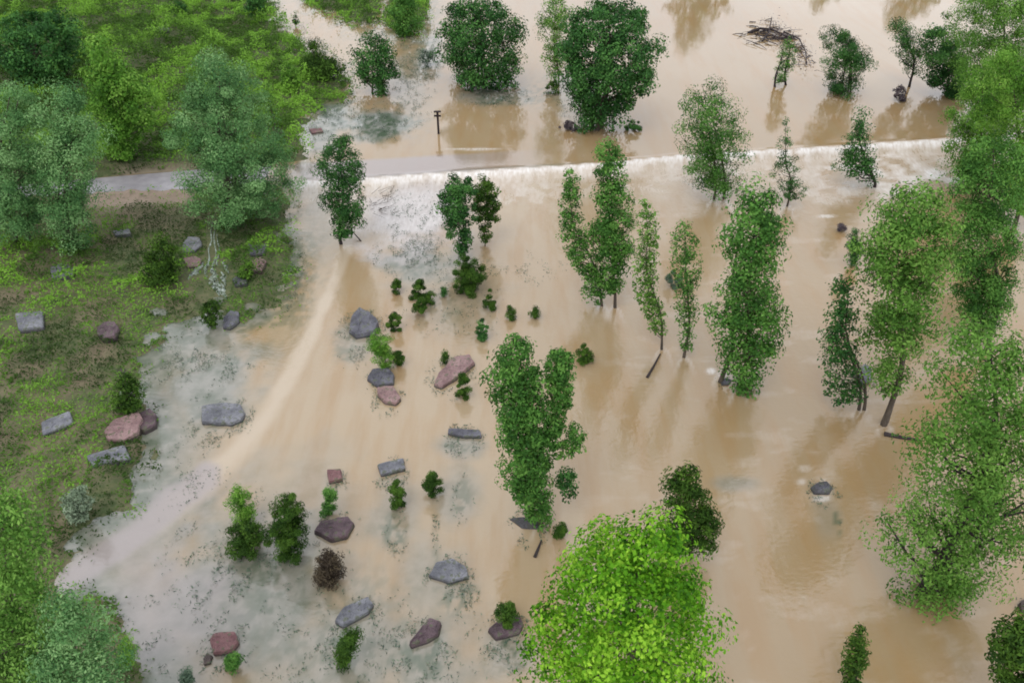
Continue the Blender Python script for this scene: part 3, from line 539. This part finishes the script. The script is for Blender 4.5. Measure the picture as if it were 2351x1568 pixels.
# ------------------------------------------------------------------ bushes in the water
Bg = 'low bushes poking out of the lower flood'
BS = [((1073, 668), [(592, 1050, 1090), (618, 1035, 1112), (645, 1034, 1116), (668, 1050, 1105)], 'deep', 'largest dark bush under the bare stem of the dull green tree'),
      ((908, 676), [(640, 900, 916), (655, 890, 926), (672, 894, 924)], 'deep', 'round dark bush leftmost of the cluster above the grey mound stone'),
      ((960, 688), [(642, 950, 968), (662, 940, 982), (685, 942, 980)], 'deep', 'upright dark bush at the head of the cluster of three'),
      ((985, 696), [(668, 975, 995), (682, 970, 1001), (694, 974, 998)], 'deep', 'small dark bush on the right of the cluster of three'),
      ((960, 722), [(686, 950, 972), (705, 940, 981), (720, 945, 978)], 'deep', 'lowest dark bush of the cluster of three'),
      ((1020, 680), [(657, 1015, 1025), (668, 1010, 1029), (679, 1014, 1026)], 'dark', 'tiny blue green bush between the cluster of three and the largest bush'),
      ((1124, 710), [(668, 1118, 1130), (690, 1110, 1138), (708, 1110, 1140)], 'deep', 'pointed dark bush just right of the largest bush'),
      ((1173, 732), [(704, 1165, 1181), (718, 1162, 1185), (730, 1165, 1182)], 'deep', 'small round bush left of the flat tuft in open water'),
      ((1229, 728), [(708, 1218, 1240), (718, 1213, 1244), (727, 1220, 1238)], 'deep', 'flat little bush furthest right of the upper bushes'),
      ((1105, 776), [(736, 1098, 1112), (752, 1087, 1122), (774, 1092, 1120)], 'dark', 'round dark bush above the pink slab'),
      ((905, 762), [(722, 896, 914), (740, 884, 926), (758, 888, 926)], 'deep', 'dark bush touching the grey mound stone'),
      ((912, 840), [(805, 905, 922), (820, 900, 930), (838, 904, 930)], 'deep', 'brownish bush at the foot of the yellow green leaning bush'),
      ((1020, 834), [(806, 1014, 1026), (820, 1010, 1030), (832, 1012, 1028)], 'deep', 'small bush behind the top of the pink slab'),
      ((1061, 912), [(862, 1050, 1072), (885, 1040, 1082), (908, 1044, 1080)], 'deep', 'dark bush in front of the pink slab'),
      ((1342, 834), [(788, 1330, 1352), (808, 1322, 1364), (830, 1326, 1362)], 'deep', 'spiky dark bush right of the two lobed tree top'),
      ((995, 1138), [(1085, 985, 1005), (1108, 972, 1017), (1134, 980, 1014)], 'deep', 'spiky bush trailing a long weedy streak'),
      ((911, 1165), [(1105, 902, 918), (1130, 893, 930), (1160, 890, 936)], 'deep', 'bright topped bush below the grey rectangular slab'),
      ((750, 1180), [(1125, 742, 765), (1150, 736, 772), (1178, 736, 768)], 'mid', 'bush growing behind the purple boulder'),
      ((560, 1205), [(1118, 545, 575), (1145, 528, 592), (1180, 528, 592), (1200, 540, 582)], 'lime', 'pale airy bush behind the dark one at the left of the lower flood'),
      ((562, 1268), [(1205, 535, 592), (1225, 520, 606), (1250, 522, 604), (1265, 535, 592)], 'deep', 'dark bush directly in front of the pale airy bush'),
      ((662, 1280), [(1152, 635, 690), (1180, 616, 706), (1220, 612, 710), (1255, 616, 708), (1276, 632, 696)], 'deep', 'tall egg shaped bush left of the purple boulder'),
      ((1283, 1232), [(1202, 1272, 1295), (1215, 1265, 1304), (1230, 1268, 1300)], 'deep', 'low brown green bush at the foot of the two lobed tree'),
      ((1158, 1432), [(1390, 1138, 1178), (1408, 1130, 1190), (1430, 1138, 1185)], 'deep', 'dark bush sprouting from the mauve boulder'),
      ((888, 850), [(760, 840, 890), (780, 835, 910), (800, 840, 915), (825, 860, 912), (845, 875, 905)], 'lime', 'yellow green leaning bush behind the paired grey and pink stones'),
      ((755, 1334), [(1272, 738, 772), (1292, 720, 790), (1315, 718, 794), (1332, 732, 782)], 'brown', 'dark brown brushy clump below the purple boulder'),
      ((530, 1540), [(1495, 525, 545), (1512, 515, 550), (1535, 512, 545)], 'mid', 'green tuft in front of the red boulder'),
      ((1390, 268 + 30), [(280, 1440, 1470), (290, 1430, 1480), (298, 1440, 1475)], 'dark', 'dark low bush right of the foot of the darkest rounded tree'),
      ((428, 1568), [(1540, 418, 440), (1555, 412, 445), (1566, 418, 440)], 'sedge', 'grey weed tuft at the bottom edge'),
      ((770, 1240 + 330), [(1455, 778, 820), (1480, 770, 818), (1510, 772, 800), (1530, 778, 795)], 'deep', 'long grassy tuft below the green slab'),
      ((1300, 300), [(278, 1292, 1322), (288, 1285, 1330), (297, 1295, 1325)], 'dead', 'grey brush snagged left of the foot of the darkest rounded tree'),
      ((1552, 660), [(628, 1540, 1565), (642, 1532, 1572), (658, 1540, 1565)], 'sedge', 'dull bush behind the sparse see-through poplar'),
      ((1930, 530), [(515, 1922, 1936), (522, 1916, 1942), (530, 1922, 1938)], 'dead', 'small brown drift clump in the open water below the leaning tree'),
      ((1955, 612), [(530, 1955, 1975), (560, 1945, 1985), (590, 1948, 1975), (608, 1952, 1962)], 'dark', 'dark sapling top beside the open forked poplar')]
for b_, p, mt, l in BS:
    big = (p[-1][0] - p[0][0]) > 55; x0 = sum(a[1] + a[2] for a in p) / 2 / len(p)
    b2 = (x0 if abs(x0 - b_[0]) > 40 else b_[0], p[-1][0] + 2)
    k_ = random.uniform(-.22, .22); y0_, y1_ = p[0][0], p[-1][0]; q = []
    for (yy, xl, xr) in p:
        f_ = (y1_ - yy) / (y1_ - y0_); sft = k_ * (xr - xl) * f_; jj = random.uniform(.95, 1.22); mc = (xl + xr) / 2; hw = (xr - xl) / 2 * jj
        q.append((yy, mc - hw + sft, mc + hw + sft))
    p = q
    tree('bush', l, 'bush', b2, p, mt, leaf=.2 if not big else .22, dens=8 if mt != 'lime' else 4.5, aspect=.2, up=.35, edge=.75, group=Bg, one=not big, crown='foliage', stem='stem', trunk=.035, sig=.10 if not big else .15, ncl=int(random.uniform(16, 28)) if not big else 60)

# ------------------------------------------------------------------ stones
STONES = []
def stone(label, poly, ht, mat, group='stones', tilt=0.0, seed=0, name='boulder', flat=.9, out=.06, drop=.3):
    cx = sum(p[0] for p in poly) / len(poly); cy = sum(p[1] for p in poly) / len(poly)
    ht *= .68; bx, by, bz = G(cx, cy + ht * 18); zt = bz + ht
    W = [hit_z(a, b_, zt) for a, b_ in poly]; P = []
    for i in range(len(W)):                     # outline rounded a little, resampled
        a, b_, c = np.array(W[i - 1]), np.array(W[i]), np.array(W[(i + 1) % len(W)])
        for t in (.36, .06, -.06, -.36):
            P.append(b_ + (a - b_) * t if t > 0 else b_ + (c - b_) * -t)
    P = np.array(P); c0 = P.mean(0); n = len(P); rs = np.random.default_rng(seed + 11); size = np.abs(P - c0).max()
    STONES.append((c0[0], c0[1], size)) if group == 'boulders standing out of the flood' else None
    rings = []; amp = size * .03
    for s, dz in ((.30, .035), (.62, .03), (.90, 0), (1.0, -.05), (1 + out * .6, -.45), (1 + out, -.9), (1 + out * 1.2, None)):
        q = c0 + (P - c0) * s; z = np.full(n, zt + (dz * ht if dz is not None else 0)) if dz is not None else np.full(n, bz - drop)
        if dz is not None: z = z + rs.normal(0, 1, n) * ht * .05 + (1 - s if s < 1 else 0) * ht * (1 - flat)
        z = z + (tilt * (q[:, 1] - c0[1]) if dz is not None else 0)
        nn = (fbm(q[:, 0] * 2.2 + seed, q[:, 1] * 2.2, 3) - .5) * amp * 4
        d = unit(np.concatenate([q - c0, np.zeros((n, 1))], 1)); q3 = np.stack([q[:, 0], q[:, 1], z], 1) + d * (nn + rs.normal(0, amp * .25, n))[:, None] * (1 if s > .8 else .3)
        q3[:, 2] += (fbm(q[:, 0] * 3 + 5, q[:, 1] * 3 + seed, 7) - .5) * ht * .25 * (dz is not None); rings.append(q3)
    V = np.concatenate([np.array([[c0[0], c0[1], rings[0][:, 2].mean()]])] + rings); Q = [(0, 1 + k, 1 + (k + 1) % n) for k in range(n)]
    for i in range(len(rings) - 1):
        o = 1 + i * n
        for k in range(n): Q.append((o + k, o + n + k, o + n + (k + 1) % n, o + (k + 1) % n))
    A = np.array([V[f[1]] - V[f[0]] for f in Q[:1]]); B = np.array([V[f[2]] - V[f[0]] for f in Q[:1]])
    if np.cross(A, B)[0][2] < 0: Q = [tuple(reversed(f)) for f in Q]
    o = mesh(name, V, Q, M[mat], loc=(c0[0], c0[1], bz))
    return tag(o, label, 'boulder' if name == 'boulder' else 'stone', group)
Sg, Wg2 = 'stones lying on the left bank', 'boulders standing out of the flood'
stone('flat pale grey slab near the left edge on the grass', [(34, 718), (97, 713), (98, 748), (42, 756)], .35, 'r_grey', Sg, seed=1, name='slab')
stone('small purple boulder in the bank grass', [(223, 752), (238, 738), (262, 737), (272, 752), (262, 770), (235, 775), (224, 765)], .45, 'r_purple', Sg, seed=2)
stone('mossy grey stone under the left willows', [(115, 612), (142, 604), (170, 614), (165, 630), (120, 638)], .25, 'r_grey', Sg, seed=3, name='slab')
stone('upper grey stone beside the trickling rivulet', [(418, 560), (432, 543), (458, 545), (463, 562), (445, 575), (420, 577)], .3, 'r_grey', Sg, seed=4)
stone('pale pinkish stone just below the upper grey one by the rivulet', [(420, 592), (450, 587), (463, 597), (455, 610), (430, 612)], .25, 'r_pink', Sg, seed=5)
stone('wedge shaped grey stone upper of the pair right of the rivulet', [(567, 561), (614, 560), (606, 580), (575, 584)], .3, 'r_dgrey', Sg, seed=6)
stone('mauve stone lower of the pair right of the rivulet', [(578, 597), (600, 590), (612, 600), (600, 620), (580, 621)], .3, 'r_pink', Sg, seed=7)
stone('half buried stone under the mauve pair right of the rivulet', [(533, 640), (550, 630), (568, 636), (566, 650), (540, 656)], .2, 'r_dgrey', Sg, seed=8)
stone('grey purple stone at the shoreline beside a dark shrub', [(512, 728), (530, 712), (548, 716), (548, 735), (528, 750), (512, 748)], .4, 'r_dgrey', Sg, seed=9)
stone('tilted pale slab in a muddy hollow above the pink boulder', [(95, 968), (160, 945), (167, 968), (98, 996)], .35, 'r_grey', Sg, tilt=.08, seed=10, name='slab')
stone('long pink boulder against the brown one on the left shore', [(238, 988), (262, 962), (318, 946), (326, 962), (312, 992), (280, 1008), (245, 1004)], .5, 'r_pink', Sg, tilt=.05, seed=11)
stone('rounded brown purple boulder behind the pink one on the left shore', [(318, 950), (342, 936), (358, 952), (356, 972), (330, 986), (315, 978)], .35, 'r_purple', Sg, seed=12)
stone('broken grey slab sunk in mud below the pink boulder', [(198, 1045), (285, 1020), (296, 1050), (215, 1068)], .3, 'r_grey', Sg, seed=13, name='slab')
stone('small grey slab high in the grass near the top', [(363, 60), (384, 57), (388, 68), (368, 71)], .35, 'r_grey', Sg, seed=14, name='slab')
stone('brown stone at the waterline between the shrub and the purple boulder', [(262, 848), (292, 846), (292, 854), (266, 857)], .15, 'r_brown', Sg, seed=41, name='slab')
stone('thin brown stone in the grass below the path soil', [(258, 530), (295, 525), (300, 536), (265, 540)], .2, 'r_grey', Sg, seed=42, name='slab')
stone('broad cracked grey slab in the pale shallows', [(462, 930), (505, 924), (548, 926), (560, 942), (552, 962), (528, 970), (495, 968), (465, 966)], .4, 'r_grey', Wg2, seed=15, name='slab')
stone('dark grey mound stone furthest upstream of the flooded boulders', [(803, 755), (806, 726), (824, 706), (852, 716), (868, 738), (858, 758), (818, 766)], .55, 'r_dgrey', Wg2, flat=.5, seed=16)
stone('dark grey stone touching the smaller pink one', [(843, 866), (856, 846), (888, 842), (904, 858), (902, 876), (868, 882)], .4, 'r_dgrey', Wg2, seed=17)
stone('smaller pink boulder touching the dark grey stone', [(866, 888), (902, 884), (920, 912), (908, 924), (884, 920), (868, 904)], .38, 'r_pink', Wg2, seed=18)
stone('long tilted pink slab among the upper bushes', [(996, 878), (1010, 852), (1044, 820), (1078, 815), (1087, 832), (1050, 862), (1016, 884)], .42, 'r_pink', Wg2, tilt=.05, seed=19, name='slab')
stone('narrow dark grey beam shaped stone lying crosswise', [(1030, 982), (1100, 986), (1103, 1000), (1066, 1001), (1030, 993)], .3, 'r_dgrey', Wg2, seed=20, name='slab')
stone('flat blue grey rectangular slab above the bright topped bush', [(867, 1065), (926, 1050), (930, 1074), (874, 1088)], .35, 'r_grey', Wg2, seed=21, name='slab', out=.02)
stone('small red stone behind the purple boulder bush', [(751, 1078), (782, 1075), (785, 1098), (755, 1104)], .35, 'r_red', Wg2, seed=22)
stone('dark purple boulder with a bush behind it', [(722, 1216), (738, 1195), (798, 1184), (812, 1198), (794, 1228), (760, 1236)], .42, 'r_purple', Wg2, seed=23)
stone('pale mossy mound left of the bright lime tree', [(986, 1318), (1002, 1290), (1040, 1282), (1070, 1300), (1074, 1322), (1030, 1334)], .35, 'r_grey', Wg2, flat=.4, seed=25)
stone('green streaked grey slab near the bottom edge', [(768, 1422), (788, 1394), (845, 1369), (855, 1384), (842, 1404), (790, 1432)], .4, 'r_grey', Wg2, tilt=.05, seed=26, name='slab')
stone('black purple wedge stone near the bottom centre', [(941, 1470), (985, 1416), (1012, 1426), (1006, 1452), (984, 1466), (946, 1478)], .45, 'r_purple', Wg2, seed=27)
stone('mauve boulder carrying a dark bush', [(1122, 1442), (1150, 1418), (1192, 1412), (1200, 1430), (1190, 1450), (1140, 1462)], .35, 'r_purple', Wg2, seed=28)
stone('cube like red boulder by the bottom left', [(482, 1468), (492, 1452), (538, 1448), (546, 1470), (532, 1490), (490, 1496)], .45, 'r_red', Wg2, seed=29)
stone('small brown stone leaning against the cube like red boulder', [(466, 1510), (476, 1498), (488, 1504), (482, 1520), (468, 1524)], .2, 'r_brown', Wg2, seed=30)
stone('grey stone breaking the surface alone in the right hand current', [(1862, 1118), (1878, 1106), (1898, 1104), (1912, 1118), (1904, 1132), (1870, 1132)], .15, 'r_dgrey', Wg2, seed=31)
stone('low grey stone at the foot of the two lobed tree', [(1172, 1190), (1200, 1186), (1236, 1196), (1238, 1212), (1200, 1210)], .12, 'r_dgrey', Wg2, seed=32)
stone('grey stone half hidden behind the thin ragged poplar', [(1965, 858), (1985, 835), (2000, 842), (2004, 868), (1980, 876)], .4, 'r_grey', Wg2, seed=33)
stone('dark stone at the right edge above the corner bush', [(2342, 1380), (2362, 1368), (2380, 1385), (2365, 1402), (2345, 1398)], .4, 'r_brown', Wg2, seed=34)
stone('foam washed stone left of the foot of the full poplar', [(1655, 872), (1668, 866), (1680, 872), (1672, 882), (1658, 882)], .15, 'r_dgrey', Wg2, seed=35)
stone('red brown stone at the spill beside the path end', [(710, 296), (738, 294), (742, 302), (716, 306)], .2, 'r_red', Wg2, seed=36)

# ------------------------------------------------------------------ signpost
bx, by, bz = G(1007, 308); sp = empty('signpost', (bx, by, bz), label='dark wooden marker post standing alone in the water above the weir', cat='signpost')
def box(x0, x1, y0, y1, z0, z1, bev=.01):
    V = [(x, y, z) for z in (z0, z1) for y in (y0, y1) for x in (x0, x1)]
    return V, [(0, 2, 3, 1), (4, 5, 7, 6), (0, 1, 5, 4), (2, 6, 7, 3), (0, 4, 6, 2), (1, 3, 7, 5)]
V, Q = box(-.085, .085, -.085, .085, -.5, 2.0); mesh('post', V, Q, M['post'], sp)
V, Q = box(-.30, .30, -.12, .12, 2.0, 2.07); mesh('cap_board', V, Q, M['post'], sp)
V, Q = box(-.30, .30, -.13, -.09, 1.62, 1.78); mesh('cross_board', V, Q, M['post'], sp)

# ------------------------------------------------------------------ driftwood
def twig(label, name, cat, pts, r, mat='wet_bark', group=None):
    b_ = G(*pts[0][:2]); P = []
    for i, (a, c, *z) in enumerate(pts):
        zz = (z[0] if z else .06); x, y = hit_z(a, c, b_[2] + zz); P.append((x - b_[0], y - b_[1], zz))
    V, Q = tube(P, np.linspace(r, r * .45, len(P)), 6); o = mesh(name, np.array(V) + np.array(b_), Q, M[mat], loc=b_); return tag(o, label, cat, group)
twig('straight floating stick pointing at the foot of the curving poplar', 'floating_stick', 'stick', [(1486, 866), (1500, 842), (1516, 812)], .09)
twig('thin dead stick leaning at the foot of the drooping weir tree', 'dead_stick', 'stick', [(829, 554, .0), (815, 538, .3), (800, 518, .8)], .05)
twig('sunken stick below the foot of the two lobed tree', 'sunken_stick', 'stick', [(1228, 1278), (1236, 1258), (1243, 1240)], .09)
twig('fallen log reaching out from the foot of the forked poplar', 'fallen_log', 'log', [(2030, 996), (2070, 1004), (2112, 1010)], .14)
bb = G(1790, 118); dr = empty('drifted_brushwood', bb, label='tangle of dead purple brown brushwood snagged in the upper water', cat='brushwood')
parts = []
def loc(a, c, z): x, y = hit_z(a, c, bb[2] + z); return np.array([x - bb[0], y - bb[1], z])
for k in range(150):
    t = random.random(); cxx = 1722 + 138 * t; arc = 72 + (t - .25) ** 2 * 130 if t > .25 else 76 - t * 20
    p0 = loc(cxx + random.gauss(0, 11), arc + random.gauss(4, 12), random.uniform(0, .25)); d = np.array([random.gauss(0, 1), random.gauss(0, .9), random.gauss(.0, .2)]) * (1.0 if t < .7 else .7)
    p1 = p0 + d * .6; p2 = p1 + d * .5 + np.array([random.gauss(0, .3), random.gauss(0, .3), -.15]); r = random.choice((.03, .04, .06))
    parts.append(tube([p0, p1, p2], [r, r * .7, r * .3], 4))
V, Q = join(parts); mesh('twigs', V, Q, M['wet_bark'], dr)
for (P, r) in (([(1718, 76, .05), (1745, 66, .3), (1772, 68, .35), (1805, 84, .2), (1830, 92, .0)], .16), ([(1750, 95, .1), (1765, 75, .5), (1772, 40, 1.3)], .11), ([(1800, 74, .4), (1835, 90, .5), (1850, 120, .3), (1852, 150, .0)], .10)):
    V, Q = tube([loc(*p) for p in P], np.linspace(r, r * .4, len(P)), 7); mesh('branch', V, Q, M['wet_bark'], dr)
n = 700; t = rng.uniform(.2, 1, n); ax_ = 1725 + 135 * t + rng.normal(0, 9, n); ay_ = 55 + t ** 2 * 85 + rng.normal(0, 14, n)
P = np.array([loc(a, c, z) for a, c, z in zip(ax_, ay_, rng.uniform(.05, 1.0, n))])
V, Fq, tt = leaves(P, rng.normal(0, 1, (n, 3)), rng.normal(0, 1, (n, 3)), rng.uniform(.1, .24, n), .4, rng.uniform(0, 1, n)); mesh('dead_leaves', V, Fq, M['dead'], dr, attrs=dict(tint=tt))
bb = G(880, 452); parts = []
for k in range(40):
    p0 = loc(845 + random.random() * 60, 490 - random.random() * 55, random.uniform(0, .2)); d = np.array([random.gauss(.3, .35), random.gauss(.3, .35), random.gauss(.05, .15)])
    parts.append(tube([p0, p0 + d * .6, p0 + d * 1.2], [.02, .014, .008], 4))
V, Q = join(parts); tag(mesh('brush_pile', np.array(V) + np.array(bb), Q, M['bark'], loc=bb), 'sparse brown brush caught right of the drooping weir tree', 'brushwood')

# ------------------------------------------------------------------ ground cover
def scatter(n, x0, x1, y0, y1):
    x = rng.uniform(x0, x1, n); y = rng.uniform(y0, y1, n); return x, y, field(x, y)
x, y, (lv_, h_, px_, py_, ppm_, sd_) = scatter(820000, -75, 4, 16, 122)
dn = fbm(x * .45, y * .45, 61)
onp = (weir_d(x, y) > -.1) & (weir_d(x, y) < 3.5)
lush = ss(520, 330, py_)
keep = ((h_ > -.01) | ((h_ > -.28) & (rng.uniform(0, 1, len(x)) < .45 * ss(-.3, 0, h_) * ss(.45, .6, fbm(x * 1.1, y * 1.1, 161))))) & ~onp & (px_ > -150) & (px_ < 1000) & (py_ > -90) & (py_ < 1660) & (rng.uniform(0, 1, len(x)) < .5 + 1.2 * ss(.33, .55, dn) + .5 * lush) & (sd_ > -2.5) & ~((((px_ - 480) / 62) ** 2 + ((py_ - 648) / 52) ** 2 < 1) & (rng.uniform(0, 1, len(x)) < .8)) & ~((np.abs(px_ - 490) < 12) & (py_ > 505) & (py_ < 620)) & ~((weir_d(x, y) < 0) & (weir_d(x, y) > -1.9) & (px_ > 170) & (px_ < 450) & (rng.uniform(0, 1, len(x)) < .88))
lush = np.maximum(lush, .6 * ss(.46, .62, fbm(x * .22, y * .22, 171)) * ss(760, 620, py_) + .35 * ss(.5, .65, fbm(x * .3, y * .3, 181)))
x, y, z, dn, lush, px_, py_, lvk = [a[keep] for a in (x, y, lv_ + h_, dn, lush, px_, py_, lv_)]; n = len(x)
hp = (.05 + .45 * fbm(x * .7, y * .7, 71) + 1.5 * lush * ss(.42, .75, fbm(x * .45, y * .45, 72))) * (.4 + .9 * lush) * rng.uniform(.35, 1, n)
z = np.maximum(z, lvk); P = np.stack([x, y, z + hp], 1); sz = rng.uniform(.10, .24, n) * (.85 + .55 * lush)
tint = np.clip(.75 * ss(.34, .66, fbm(x * .5, y * .5, 81)) + .3 * lush + .26 * rng.uniform(0, 1, n) - .14, 0, 1)
V, Fq, tt = leaves(P, rng.normal(0, .6, (n, 3)) + np.array([0, -.1, .8]), rng.normal(0, 1, (n, 3)) + np.array([0, 0, .5]), sz, .42, tint)
print('cover', n)
tag(mesh('ground_cover', V, Fq, M['cover'], attrs=dict(tint=tt)), 'low green weeds and grass covering the left bank', 'ground cover', kind='stuff')
# drowned weeds
x, y, (lv_, h_, px_, py_, ppm_, sd_) = scatter(700000, -40, 30, 16, 100)
def bl(cx, cy, rx, ry, e): return np.clip(1.2 - np.sqrt(((px_ - cx) / rx) ** 2 + ((py_ - cy) / ry) ** 2), 0, 1) * e
WZ = [(870, 285, 90, 42, 1), (940, 190, 60, 110, .5), (1140, 222, 80, 24, 1), (1330, 220, 60, 60, .5), (770, 265, 70, 50, 1), (470, 835, 120, 50, .7), (640, 610, 60, 110, .8), (950, 590, 90, 60, .9), (960, 500, 110, 70, .35), (1180, 620, 110, 40, .25),
      (1060, 1022, 38, 18, 1), (480, 960, 60, 60, .6), (560, 1330, 220, 190, .5), (830, 1490, 300, 120, .5), (908, 1235, 28, 60, .7), (1060, 1150, 26, 60, .35), (1050, 1370, 50, 40, 1.2), (960, 1500, 90, 60, 1.1), (1160, 1500, 55, 60, 1.3), (1925, 1195, 13, 35, .7),
      (785, 1480, 42, 55, 1.2), (1000, 1230, 9, 90, .5), (815, 790, 50, 60, .6), (1045, 700, 120, 90, .2), (345, 860, 50, 40, .8), (420, 1090, 110, 90, .25), (690, 340, 40, 70, .4), (980, 135, 40, 50, .8), (640, 100, 90, 90, .3), (300, 1500, 110, 90, .5), (1760, 440, 60, 40, .2), (1620, 400, 60, 40, .3), (1010, 1290, 30, 40, .5), (740, 300, 40, 40, .5)]
wz_ = np.maximum.reduce([bl(*a) for a in WZ] + [.95 * ss(sz_ + .42, sz_ * .95, np.hypot(x - sx_, (y - sy_ + .35) * .8)) for sx_, sy_, sz_ in STONES]); fine = fbm(x * 2.1, y * 1.3, 101)
keep = (h_ < .0) & (rng.uniform(0, 1, len(x)) < wz_ * 2.0 * ss(.46, .62, fine)) & (np.abs(weir_d(x, y) + .3) > .8) & (lv_ + h_ < lv_ + .0)
x, y, z, px_, py_ = [a[keep] for a in (x, y, lv_, px_, py_)]; n = len(x); print('weeds', n)
P = np.stack([x, y, z + rng.uniform(.02, .12, n)], 1)
V, Fq, tt = leaves(P, rng.normal(0, .5, (n, 3)) + np.array([0, 0, .7]), rng.normal(0, .8, (n, 3)) + np.array([0, .2, .6]), rng.uniform(.07, .19, n), .24, rng.uniform(0, 1, n))
tag(mesh('drowned_weeds', V, Fq, M['sedge'], attrs=dict(tint=tt)), 'scattered drowned weeds breaking the surface of the shallows', 'weeds', kind='stuff')
